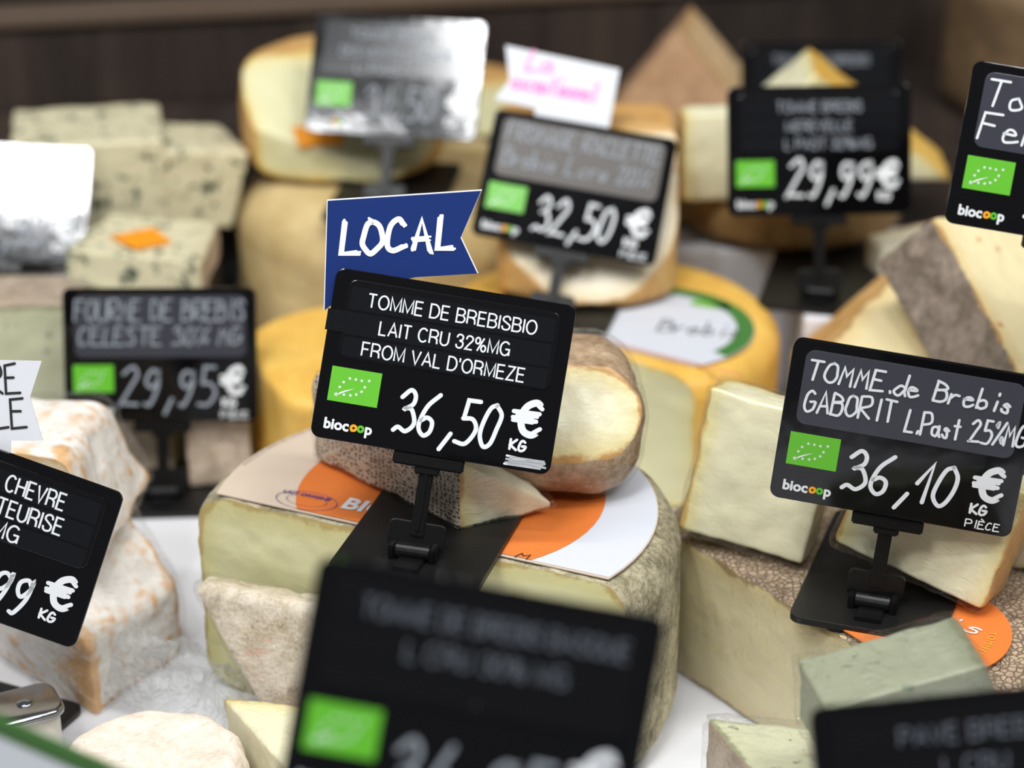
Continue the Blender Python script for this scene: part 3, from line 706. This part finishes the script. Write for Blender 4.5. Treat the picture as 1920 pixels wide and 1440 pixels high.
# ------------------------------------------------------------ yellow waxed wheel with round label
hY = .083; oY = (.052, 1.187); cY1, cY2 = (.029-.02, 1.143+.012), (.1305, 1.078)
tY = cheese('tomme_cheese', 'cut yellow wax wheel with a green-ringed white round label', (oY[0], oY[1], 0), (0, 0, 0),
    [wheel(.100, hY, .016)], [cut2(cY1, cY2, oY)], (.02, .03, .04), (.09, .08, .04), yel, wax, 48, .0006, 40)
oL = (.078-oY[0], 1.166-oY[1])
ylab = link('round_label', slab('label', clip_half(arc(oL[0], oL[1], .0575, 0, 360, 60)[:-1], cY1, cY2, oY, .012), hY+.0006, hY+.0012), PAPERW, tY)
link('green_ring', polys([p for p in ring(oL[0], oL[1], .0475, .0572, -48, 100, 30)], hY+.0015), plain('label_green', '#3f7a35', .5), ylab)
gq = [(-.011, -.004), (.011, -.004), (.011, .004), (-.011, .004)]
q = P(1332, 576, hY); flat(ylab, polys([gq]), plain('label_light_green', '#77b93c', .5), q[0]-oY[0], q[1]-oY[1], hY+.0015, -20, 'green_mark')
q = P(1300, 622, hY); flat(ylab, hand('Brebis', -.02, -.006, .045, .017, .0011), INKB, q[0]-oY[0], q[1]-oY[1], hY+.0015, -12, 'script')
dn = np.array([cY2[0]-cY1[0], cY2[1]-cY1[1]]); dn /= np.linalg.norm(dn)
a0 = np.array(cY1)+np.array([-dn[1], dn[0]])*.0135-np.array(oY)
link('red_line', ribbon([np.array([a0+dn*.045, a0+dn*.125])], .0016, hY+.0015), plain('label_red', '#d8806a', .5), ylab)

cheese('cheese_piece', 'cream coloured cheese piece with ochre rind on the yellow wax wheel', (.044, 1.248, hY+.0045), (0, 0, 0),
    [wheel(.066, .085, .004, (0, 0)), plane((1, 0, 0), .051)], [plane((0, -.80, .60), .054), plane((-1, 0, 0), .052), plane((0, 1, 0), .045)], (0, .01, .03), (.05, .04, .035), brie, rochre, 40, .0006, 50)

cheese('cheese_wedge', 'yellow waxed wedge pointing out behind the tag with the blue flag', (-.085, 1.165, 0), (0, 0, 0),
    [wheel(.072, .07, .008), cut2((-.150, 1.168), (-.1175, 1.088), (-.085, 1.165)), cut2((-.1175, 1.088), (-.02, 1.135), (-.085, 1.165))], [bot, plane((1, 0, 0), .032)], (0, .005, .035), (.07, .07, .035), yel, wax, 40, .0006, 40, kr=.005)

# ------------------------------------------------------------ middle back: two stacked cheeses
cheese('tomme_cheese', 'tall straw coloured cheese wheel in film under the cut wheel at back', (-.072, 1.362, 0), (0, 0, 0),
    [wheel(.103, .106, .03)], [], (0, 0, .05), (.1, .1, .05), yel, rind_mat('straw_rind', [(.3, '#b79a66'), (.5, '#cdb580'), (.7, '#dcc89a')], 14, 120, .5, .0012), 40, .002, 30)
tF = cheese('cheese_piece', 'big cut cheese with green-yellow faces and ochre rind on the straw wheel', (-.106, 1.372, .1112), (0, 0, 0),
    [wheel(.064, .066, .012)], [cut2((-.160, 1.335), (-.03, 1.314), (-.106, 1.372)), plane((.15, -.62, .77), .040)], (0, .01, .02), (.05, .05, .03), yel, rochre, 40, .001, 40)
nF = Vector((.15, -.62, .77)).normalized(); oF = Vector((-.106, 1.372, .1112)); dF = Vector(ray(600, 258, 1)-CAMP)
tF_ = (nF.dot(oF)+.0412-nF.dot(Vector(CAMP)))/nF.dot(dF); qF = Vector(CAMP)+dF*tF_-oF
link('price_sticker', slab('sticker', [(-.014, -.006), (.014, -.006), (.014, .008), (-.016, .009)], 0, .0006), STICK, tF, Matrix.Translation(qF) @ nF.to_track_quat('Z', 'Y').to_matrix().to_4x4())
cheese('cheese_wedge', 'yellow cheese wedge half hidden behind the glaring tag at back', (-.030, 1.52, TIER), (0, 0, 20),
    [wheel(.048, .036, .012)], [plane((0, -1, .25), .02)], (0, .01, .018), (.045, .04, .018), yel, rochre, 30, .001, 40)
cheese('cheese_wedge', 'tan pointed wedge standing against the dark back wall', (.122, 1.545, TIER), (0, 0, -18),
    [plane((-.80, -.1, .60), .045), plane((0, -1, .12), .03)], [plane((.72, 0, .69), .048), bot, plane((0, 1, 0), .03), plane((-1, 0, 0), .055), plane((1, 0, 0), .052)], (0, 0, .025), (.05, .03, .035), tanp, rtan, 30, .001, 40)

# ------------------------------------------------------------ right back
cheese('tomme_cheese', 'flat brown-rinded cheese under the big pale triangle wedge', (.172, 1.345, TIER+.004), (0, 0, 0),
    [wheel(.072, .030, .008)], [], (0, 0, .017), (.08, .08, .02), semi, rind_mat('olive_brown_rind', [(.3, '#5a4526'), (.5, '#8a6d42'), (.7, '#a88c5e')], 30, 200, .7, .0015), 36, .001, 50)
cheese('cheese_wedge', 'big pale triangular wedge with its point up behind the 29,99 tag', (.182, 1.338, TIER+.0375), (6, 0, 0),
    [plane((.63, 0, .78), .0554)], [plane((-.70, 0, .72), .0511), bot, plane((0, -1, 0), .02), plane((0, 1, 0), .02)], (0, 0, .03), (.08, .02, .04), ewe2, wax, 36, .0006, 40)
cheese('cheese_piece', 'upright pale yellow slab with yellow rind edge beside the 29,99 tag', (.124, 1.297, TIER+.035), (0, 0, 6),
    [plane((-1, 0, 0), .024)], [plane((1, 0, 0), .03), bot, top(.052), plane((0, -1, .08), .012), plane((0, 1, 0), .009)], (0, 0, .035), (.03, .012, .04), ewe2, wax, 36, .0008, 50)
cheese('cheese_wedge', 'small cream wedge on the step below the 29,99 tag', (.252, 1.262, TIER+.001), (0, 0, 30),
    [plane((0, 1, 0), .02)], [bot, top(.020), plane((-.5, -.8, 0), .02), plane((.7, -.6, 0), .025), plane((-1, .2, 0), .04)], (0, 0, .01), (.03, .02, .01), brie, rochre, 28, .0008, 50)
cheese('tomme_cheese', 'tan brown cheese wheel far back beside the black upright', (.385, 1.58, TIER), (0, 0, 0),
    [wheel(.075, .10, .015)], [], (0, 0, .05), (.07, .07, .05), tanp, rind_mat('dull_brown_rind', [(.3, '#4c3b2a'), (.5, '#6a5439'), (.7, '#84694a')], 20, 140, .7, .0015), 30, .001, 40)

# grey rind pieces at the right
def pl3(a, b, c, o, inward):                       # plane through three points, solid on the side of `inward`
    n = np.cross(b-a, c-a); n /= np.linalg.norm(n); n = n if n@(inward-a) < 0 else -n
    return plane(n, n@(a-o))
oW = np.array((.205, 1.135, 0.)); a_, b_, c_, d_ = ray(1690, 492, 1.262), ray(1552, 645, 1.212), ray(1720, 675, 1.194), ray(1800, 470, 1.29)
iw = a_*.4+b_*.2+c_*.4+np.array((.01, .012, -.01))
cheese('cheese_piece', 'holed cheese slab in thin pale rind leaning under the dark-rinded piece', tuple(oW), (0, 0, 0),
    [pl3(a_, b_, b_+np.array((.02, .05, .0)), oW, iw)], [pl3(a_, b_, c_, oW, iw), bot, plane((1, 0, 0), .024), plane((0, 1, 0), .048), plane((0, -1, 0), .045), plane((-1, 0, 0), .046)], iw-oW, (.03, .02, .05), holey, rochre, 44, .0008, 60)
a_, b_, c_, d_ = ray(1748, 408, 1.18), ray(1905, 692, 1.118), ray(1648, 492, 1.205), ray(1990, 425, 1.222)
iw = (a_+b_+c_+d_)/4+np.array((.012, .03, -.03)); oW = np.array((.275, 1.09, 0.)); ab = b_-a_
cheese('cheese_piece', 'large cheese piece with dark grey-brown rind and holed face', tuple(oW), (0, 0, 0),
    [pl3(a_, b_, c_, oW, iw)], [pl3(a_, b_, d_, oW, iw), pl3(a_, c_, d_, oW, iw), pl3(c_, c_+ab, c_+np.array((.02, .05, 0)), oW, iw), bot, plane((1, 0, 0), .09), plane((0, 1, 0), .075), plane((0, -1, 0), .073)], iw-oW, (.05, .035, .05), holey, rdark, 80, .0014, 70)

# ------------------------------------------------------------ right front: wheel with orange label, pieces on it
oS = (.173, .857); cS1, cS2 = (.063, .964), (.156, .834)
tS = cheese('tomme_cheese', 'large cut tomme wheel in film with orange round label and crumbly crust', (oS[0], oS[1], 0), (0, 0, 0),
    [wheel(.150, hS, .007)], [cut2(cS1, cS2, oS)], (.05, .03, .036), (.13, .13, .036), semi, rcrust, 84, .0010, 90, film=True, filmoff=.0006)
slab_ = link('round_label', slab('label', clip_half(arc(.003, 0, .042, 0, 360, 48)[:-1], cS1, cS2, oS, .002), hS+.0022, hS+.0028), ORLAB, tS)
q = P(1800, 1188, hS); flat(slab_, hand('is', -.006, -.004, .012, .011, .0011), CARD, q[0]-oS[0]+.003, q[1]-oS[1], hS+.0032, -20, 'script')
flat(slab_, bend(text_mesh('TOMMES', height=.0034, spacing=1.2), .0335, -20), plain('yellow_print', '#f0b13c', .5), .003, 0, hS+.0032, -8)
cheese('cheese_piece', 'square pale cheese slab in film leaning left of the 36,10 tag', (.110, .934, hS+.004), (-14, 7, -22),
    [plane((-1, 0, 0), .030), plane((0, 1, 0), .013)], [plane((1, 0, 0), .030), plane((0, -1, 0), .015), top(.068), bot], (0, 0, .035), (.03, .015, .04), ewe2, rbrown, 64, .0006, 80, film=True, k=.002)
cheese('cheese_piece', 'pale wrapped cheese piece resting on the base of the 36,10 tag', (.183, .894, hS+.011), (-16, 12, -30),
    [plane((-1, 0, 0), .037), plane((1, 0, 0), .036)], [plane((0, -1, 0), .017), plane((0, 1, 0), .017), top(.056), bot], (0, 0, .027), (.037, .017, .03), ewe2, rochre, 64, .0006, 80, film=True, k=.003)
cheese('cheese_piece', 'tall pale cheese block with brown streaks behind the 36,10 tag', (.268, .935, hS+.002), (0, 0, -15),
    [plane((1, 0, 0), .045)], [plane((-1, 0, 0), .040), plane((0, -1, 0), .035), plane((0, 1, 0), .035), top(.050), bot], (0, 0, .025), (.04, .035, .03), paste_mat('streaky_paste', '#dccdaa', '#d3bd92', '#a07c4e', .012, blue=(40, .36, '#a98d66')), rbrown, 44, .001, 60, film=True)
cheese('cheese_wedge', 'grey-green wrapped wedge lying before the orange label of the large wheel', (.158, .772, hS+.010), (0, -12, 10),
    [plane((1, 0, .2), .036)], [plane((0, -1, 0), .02), plane((0, 1, .1), .02), top(.030), bot, plane((-1, 0, .1), .038)], (0, 0, .015), (.04, .02, .015), paste_mat('grey_green_paste', '#9b9f88', '#8b9078', '#7b7a60', .012, blue=(60, .33, '#74806a'), sss=.25), rdark, 44, .0008, 60, film=True)
cheese('cheese_wedge', 'green-grey wrapped cheese wedge with pinkish rind on the white shelf', (.134, .776, 0), (0, 0, -8),
    [plane((-.86, -.5, 0), .034)], [plane((.8, -.6, 0), .05), plane((0, 1, 0), .03), top(.056), bot, plane((1, .2, 0), .038)], (0, 0, .028), (.035, .03, .028), greenp, rfourme, 44, .0008, 60, film=True)

# ------------------------------------------------------------ left: blue cheeses at the back
bT = TIER+.001
cheese('cheese_wedge', 'tall blue-veined cheese block behind the glaring tag', (-.262, 1.335, bT), (0, 0, 10),
    [plane((0, 1, 0), .045)], [plane((-1, 0, 0), .045), plane((1, 0, .0), .046), plane((0, -1, 0), .03), top(.062), bot], (0, 0, .03), (.045, .03, .03), bluep, rfourme, 40, .001, 50)
cheese('cheese_wedge', 'slanting blue-veined wedge beside the tall blue block', (-.208, 1.350, bT+.005), (0, 10, 24),
    [plane((0, 1, 0), .03)], [plane((-1, 0, 0), .026), plane((1, 0, -.1), .024), plane((0, -1, 0), .03), top(.046), plane((0, 0, -1), .004)], (0, 0, .022), (.03, .03, .025), bluep, rfourme, 36, .001, 50)
sb = cheese('cheese_wedge', 'low blue-veined wedge with orange sticker on top', (-.222, 1.255, bT+.003), (0, 0, -14),
    [plane((1, .2, 0), .046)], [plane((-1, 0, 0), .03), plane((0, -1, .15), .035), plane((0, 1, 0), .03), top(.020), bot], (0, 0, .01), (.05, .03, .015), bluep, rfourme, 36, .001, 50)
link('price_sticker', slab('sticker', [(-.016, -.004), (.006, -.019), (.022, -.003), (.003, .016)], .0210, .0218), STICK, sb, Matrix.Translation((.004, -.006, 0)))
oJ = (-.315, 1.150)
cheese('tomme_cheese', 'half wheel with grey-pink rind in crumpled film', (oJ[0], oJ[1], 0), (0, 0, 0),
    [wheel(.092, .098, .014)], [plane((.05, -1, 0), -.009), plane((0, 1, 0), .058)], (0, .03, .05), (.09, .06, .05), greenp, rfourme, 44, .0012, 60, film=True, filmoff=.002)
cheese('cheese_wedge', 'grey-rinded wrapped wedge lying before the grey-pink half wheel', (-.300, 1.105, 0), (0, 0, 4),
    [plane((0, -1, 0), .022)], [plane((0, 1, 0), .022), top(.048), bot, plane((1, 0, 0), .034), plane((-1, 0, 0), .045)], (0, 0, .024), (.04, .02, .024), greenp, rgrey, 36, .001, 60, film=True)
cheese('cheese_wedge', 'wrapped brown-rinded wedge at right of the 29,95 tag stem', (-.165, 1.150, .004), (0, 0, 8),
    [plane((0, -1, .15), .022)], [plane((-.8, .6, 0), .025), plane((.8, .6, 0), .022), top(.038), bot, plane((1, 0, 0), .017), plane((-1, 0, 0), .018)], (0, 0, .018), (.025, .02, .018), semi, rfourme, 40, .001, 60, film=True)
cheese('cheese_wedge', 'wrapped brown-rinded wedge at left of the 29,95 tag stem', (-.204, 1.166, .004), (0, 0, -12),
    [plane((0, -1, .15), .020)], [plane((-.8, .6, 0), .025), plane((.8, .6, 0), .022), top(.040), bot, plane((1, 0, 0), .017), plane((-1, 0, 0), .015)], (0, 0, .018), (.025, .02, .018), semi, rfourme, 40, .001, 60, film=True)
# bloomy goat cheeses
oK = (-.245, .965); sK = np.array((-.012, 0))
tK = cheese('cheese_piece', 'white bloomy cheese with orange edges on the shelf in film', (oK[0]-.012, oK[1]+.004, 0), (0, 0, 0),
    [cut2((-.254, .962), (-.184, .898), oK), cut2((-.184, .898), (-.150, .955), oK), cut2((-.150, .955), (-.2, 1.02), oK), plane((.45, -.25, .86), .078), top(.063)],
    [bot, plane((-1, 0, 0), .1), plane((0, 1, 0), .05)], (0, .0, .03), (.08, .05, .03), goat, rbloom, 84, .0016, 55, film=True, kr=.005)
cheese('cheese_piece', 'white bloomy cheese with orange rim stacked on the lower bloomy one', (-.276, .992, .067), (0, 0, 0),
    [plane((.94, -.1, .34), .086), top(.048), plane((0, 1, .15), .026)], [bot, plane((-.25, -1, .15), .040), plane((-1, 0, 0), .08)], (0, 0, .03), (.07, .04, .03), goat, rbloom, 72, .0014, 55, film=True, kr=.008)
def crumple():
    t = NT('crumpled_film'); v = t.coord(); n = t.noise(v, 60, 4, .6, 1.5)
    nb = t.bump(t.math('ABSOLUTE', t.math('SUBTRACT', n, .5)), .012)
    d = t.n('ShaderNodeBsdfPrincipled'); d.inputs['Base Color'].default_value = lin('#e9ecec'); d.inputs['Roughness'].default_value = .12; t.l(nb, d.inputs['Normal'])
    tr = t.n('ShaderNodeBsdfTransparent'); mx = t.n('ShaderNodeMixShader'); mx.inputs[0].default_value = .34
    t.l(tr.outputs[0], mx.inputs[1]); t.l(d.outputs[0], mx.inputs[2]); t.l(mx.outputs[0], t.out.inputs['Surface']); return t.m
ng = 46; gx, gy = np.meshgrid(np.linspace(0, 1, ng), np.linspace(0, 1, ng), indexing='ij')
A0, A1, B0, B1 = np.array((-.198, .958)), np.array((-.200, .912)), np.array((-.128, .930)), np.array((-.118, .868))
pxy = (A0*(1-gx[..., None])+B0*gx[..., None])*(1-gy[..., None])+(A1*(1-gx[..., None])+B1*gx[..., None])*gy[..., None]
pt = np.concatenate([pxy, np.zeros((ng, ng, 1))], -1).reshape(-1, 3)
fb_ = fbm(pt*np.array((60, 60, 1))+3.3, 4); rg = np.abs(fbm(pt*np.array((90, 55, 1))+8.1, 3))
u_ = gx.ravel(); w_ = gy.ravel(); pt[:, 2] = .001+(.040*(1-u_)**1.3+.014*u_)*np.sin(np.pi*np.clip(w_*.85+.12, 0, 1))*(1+.25*fb_)+.006*rg
pt[:, 0] += .004*fb_*u_; ii = np.arange(ng*ng).reshape(ng, ng); qd = np.stack([ii[:-1, :-1], ii[1:, :-1], ii[1:, 1:], ii[:-1, 1:]], -1).reshape(-1, 4)
link('film_tail', nmesh('tail', pt-np.array((oK[0]-.012, oK[1]+.004, 0)), qd), crumple(), tK)
cheese('round_cheese', 'round wrinkled goat cheese lying on the white shelf', (-.156, .822, 0), (0, 0, 0),
    [wheel(.042, .032, .010)], [], (0, 0, .016), (.04, .04, .016), goat, rgoat, 56, .0014, 70)
cheese('round_cheese', 'small round goat cheese beside the steel bracket', (-.240, .800, .004), (0, 0, 0),
    [wheel(.030, .026, .010)], [], (0, 0, .013), (.03, .03, .013), goat, rgoat, 40, .0012, 70)
cheese('cheese_wedge', 'smooth pale green-white wedge below the leaning crusted wedge', (-.050, .820, 0), (0, 0, -10),
    [plane((0, 1, 0), .03)], [plane((-.75, -.65, 0), .045), plane((1, 0, 0), .06), plane((0, -1, 0), .04), top(.034), bot], (0, 0, .017), (.06, .03, .017), ewe2, rochre, 40, .0006, 50, film=True)

# ------------------------------------------------------------ steel bracket, green card
br = empty('steel_bracket', (-.226, .862, .0036), (0, 0, R(28))); tag(br, 'steel bracket with round screw on a white plastic block', 'bracket')
link('block', slab('block', rrect(-.022, .022, -.012, .012, .007), 0, .024, .001), plain('ivory_plastic', '#e6e3d8', .4), br)
link('steel_cover', slab('cover', rrect(-.024, .024, -.014, .014, .008), .0235, .0270, .0022, True), CHROME, br)
bm = bmesh.new(); bmesh.ops.create_uvsphere(bm, u_segments=20, v_segments=10, radius=.004)
for v in bm.verts: v.co.z = max(v.co.z*.5, 0)
link('screw', frommb('screw', bm, True), CHROME, br, Matrix.Translation((.008, -.001, .0267)))
gc = empty('shelf_card', (-.160, .600, 0), (0, 0, R(-6))); tag(gc, 'white card with a green top edge standing at the shelf front', 'card')
RX = Matrix.Rotation(R(86), 4, 'X'); te = lambda x: .186-.43*x
link('card', slab('card', [(-.07, 0), (.06, 0), (.06, te(.06)), (-.07, te(-.07))], -.0006, .0006), CARD, gc, RX)
link('green_border', slab('border', [(-.07, te(-.07)-.006), (.06, te(.06)-.006), (.06, te(.06)+.001), (-.07, te(-.07)+.001)], -.0009, .0009), plain('dark_green_print', '#3e6d2c', .5), gc, RX)

# ============================================================ price tags
def c_main(p, L):
    linesprint(p, L, [('TOMME DE BREBISBIO', .70, .5), ('LAIT CRU 32%MG', .54, .485), ("FROM VAL D'ORMEZE", .675, .495)])
    price(p, L, '36,50', .335, .885, .43, .25); brushmarks(p, L, True, False, True)
    x0, y1 = UV(-.008, .245); x1, y0 = UV(.075, .37)
    link('clear_tape', slab('tape', [(x0, y0), (x1, y0), (x1, y1), (x0, y1)], .0005, .0008), STRIP, p, L)
T1, M1 = price_tag('black price tag in focus reading TOMME DE BREBISBIO at 36,50 euro', (831, 696), .982, -1.1, 24.1, 8.9, hA+.0016, c_main, base_yaw=-15)
def c_3610(p, L):
    handlines(p, L, [('TOMME.de Brebis', .085, .235, .81, .12, 0), ('GABORIT', .085, .43, .37, .13, 2.5), ('L.Past 25%MG', .50, .455, .485, .135, 2)])
    price(p, L, '36,10', .29, .865, .455, .25); brushmarks(p, L)
T2, M2 = price_tag('black price tag handwritten TOMME de Brebis GABORIT at 36,10 euro', (1693, 822), .976, -11, 5.7, 5.3, hS+.002, c_3610, panel=PANEL, base_yaw=-8)
def c_3250(p, L):
    handlines(p, L, [('FROMAGE RACLETTE', .09, .22, .83, .13, 0), ('Brebis L.cru 20%', .09, .42, .80, .14, 0)], PENG)
    price(p, L, '32,50', .32, .88, .42, .27, .0017); brushmarks(p, L)
T3, M3 = price_tag('black price tag with painted brown reflection handwritten FROMAGE RACLETTE at 32,50 euro', (1077, 350), 1.281, -4.2, 34, 8.7, hY+.001, c_3250, panel=PANELB, base_yaw=-10)
def c_2999(p, L):
    linesprint(p, L, [('TOMME BREBIS', .46, .5), ('MEREVELLE', .36, .5), ('L PAST 32%MG', .47, .55)], (STRIP, PENG))
    price(p, L, '29,99', .32, .84, .46, .28, .0018); brushmarks(p, L, True, False)
price_tag('black price tag reading TOMME BREBIS MEREVELLE at 29,99 euro', (1536, 282), 1.304, -1.3, 21.2, -1.3, TIER+.0005, c_2999, base_yaw=-12)
def c_2995(p, L):
    handlines(p, L, [('FOURME DE BREBIS', .06, .24, .88, .15, 0), ('CELESTE 30% MG', .08, .42, .84, .13, 0)], PENG)
    price(p, L, '29,95', .28, .86, .50, .28, .0017, PENG); brushmarks(p, L)
price_tag('black price tag handwritten FOURME DE BREBIS CELESTE at 29,95 euro', (301, 666), 1.245, 3.5, 16, 1.2, .0005, c_2995, panel=PANEL)
def c_top(p, L):
    linesprint(p, L, [('TOMME BREBIS', .50, .47), ('DES MONTS LACAUNE', .66, .5), ('L PAST', .3, .42)], (STRIP, PENG))
    price(p, L, '31,50', .33, .85, .42, .26, .0016, PENG); brushmarks(p, L, True, False)
price_tag('black price tag with glare reading TOMME BREBIS DES MONTS above straw wheel', (741, 143), 1.373, -8.5, 32.9, .7, .1075, c_top)
def c_left(p, L):
    linesprint(p, L, [('TOMME CELESTE', .5, .6), ('L PAST', .3, .6), ('30%MG', .25, .6)], (STRIP, PENG))
    price(p, L, '27,90', .34, .85, .42, .26, .0016, PENG); brushmarks(p, L, True, False)
price_tag('black price tag with white glare before the tall blue cheese', (-3, 379), 1.346, 8.7, 39, 6.4, TIER+.0005, c_left, base_yaw=45)
def c_topr(p, L):
    handlines(p, L, [('Tomme de', .085, .26, .7, .16, 0), ('Fenugrec', .07, .46, .7, .16, 0)])
    price(p, L, '33,90', .335, .885, .45, .27); brushmarks(p, L)
price_tag('black price tag handwritten Tomme Fenugrec above the dark-rinded piece', (2015, 301), 1.026, -2.4, 18, 8.7, hS+.053, c_topr, panel=PANEL, base_yaw=-85)
def c_chev(p, L):
    linesprint(p, L, [('CABRIOL CHEVRE', .56, .5), ('LAIT PASTEURISE', .6, .5), ('28%MG', .28, .5)], ch=.0074)
    price(p, L, '26,99', .335, .90, .42, .25); brushmarks(p, L, True, False)
T9, M9 = price_tag('black price tag reading CHEVRE PASTEURISE ending in 99 euro', (-29, 998), .985, -3, 14, 18.7, .0005, c_chev, base_yaw=-22)
def c_front(p, L):
    linesprint(p, L, [('TOMME DE BREBIS BASQUE', .76, .53), ('L CRU 30% MG', .46, .52), (' .', .02, .5)], (PANELK, PEND))
    price(p, L, '34,95', .30, .93, .46, .27, .0017, PENG); brushmarks(p, L)
price_tag('large blurred black price tag at the shelf front reading TOMME DE BREBIS 34,95', (884, 1329), .676, .1, 22.6, 10.2, .0005, c_front)
def c_botr(p, L):
    linesprint(p, L, [('PAVE BREBIS', .46, .5), ('L CRU', .2, .5), ('25%MG', .25, .5)], (PANELK, PEND))
    price(p, L, '35,20'); brushmarks(p, L)
price_tag('blurred black price tag at the shelf front reading PAVE BREBIS', (1835, 1510), .741, 2.2, 22.2, -4.4, .0005, c_botr)
def c_dark(p, L):
    linesprint(p, L, [('TOMME DE BREBIS', .6, .5), ('L PAST', .22, .5), ('30%MG', .25, .5)], (STRIP, PENG))
    price(p, L, '28,50', mat=PENG); brushmarks(p, L)
price_tag('dark price tag far back behind the triangular wedge', (1539, 184), 1.50, -.7, 22.9, -.6, TIER+.0005, c_dark)

# ============================================================ flag cards clipped behind tags
pb = [px2tag(M1, *q, -.0032) for q in ((613, 374), (607, 582), (650, 548), (780, 519), (897, 512), (865, 444), (904, 355))]
fb, L1 = flag('blue pennant card reading LOCAL behind the tag in focus', M1, pb, plain('card_edge_white', '#f2f4f6', .6))
ctr_ = np.mean(pb, axis=0); inner = [tuple(np.array(p)+(ctr_-np.array(p))*.012+np.array((0, -.0003))) for p in pb]
link('blue_face', slab('face', inner, -.0032, -.0030), BLUEC, fb, L1)
a, b = px2tag(M1, 640, 478, -.0032), px2tag(M1, 848, 465, -.0032)
an = math.atan2(b[1]-a[1], b[0]-a[0])
link('lettering', hand('LOCAL', a[0], a[1], math.hypot(b[0]-a[0], b[1]-a[1]), 0.0135, .0029, .10, an, seed=5, brush=5, jit=.35), INK, fb, L1 @ Tz(-.0028))
pw = [px2tag(M9, *q, -.0032) for q in ((-150, 672), (78, 677), (56, 745), (80, 826), (20, 826), (20, 880), (-40, 880), (-60, 824), (-150, 815))]
fw, L9 = flag('white pennant card with black handwriting behind the chevre tag', M9, pw, CARD)
for s, u0, u1, v, sd in (('RE', (-20, 740), (38, 736), 40, 1), ('ALE', (-40, 806), (50, 800), 42, 2)):
    a, b = px2tag(M9, *u0, -.0032), px2tag(M9, *u1, -.0032)
    link('lettering', hand(s, a[0], a[1], math.hypot(b[0]-a[0], b[1]-a[1]), .0125, .0011, .05, math.atan2(b[1]-a[1], b[0]-a[0]), seed=sd), INKB, fw, L9 @ Tz(-.0030))
pp = [px2tag(M3, *q, -.0032) for q in ((948, 85), (955, 150), (927, 186), (1003, 203), (1003, 250), (1138, 260), (1162, 130))]
fp, L3 = flag('white pennant card with pink marker writing behind the raclette tag', M3, pp, CARD)
for s, u0, u1, h_ in (('La', (985, 130), (1035, 135), .011), ('exceptionnel', (960, 165), (1115, 190), .011)):
    a, b = px2tag(M3, *u0, -.0032), px2tag(M3, *u1, -.0032)
    link('lettering', hand(s, a[0], a[1], math.hypot(b[0]-a[0], b[1]-a[1]), h_, .0018, .15, math.atan2(b[1]-a[1], b[0]-a[0])), PINK, fp, L3 @ Tz(-.0030))
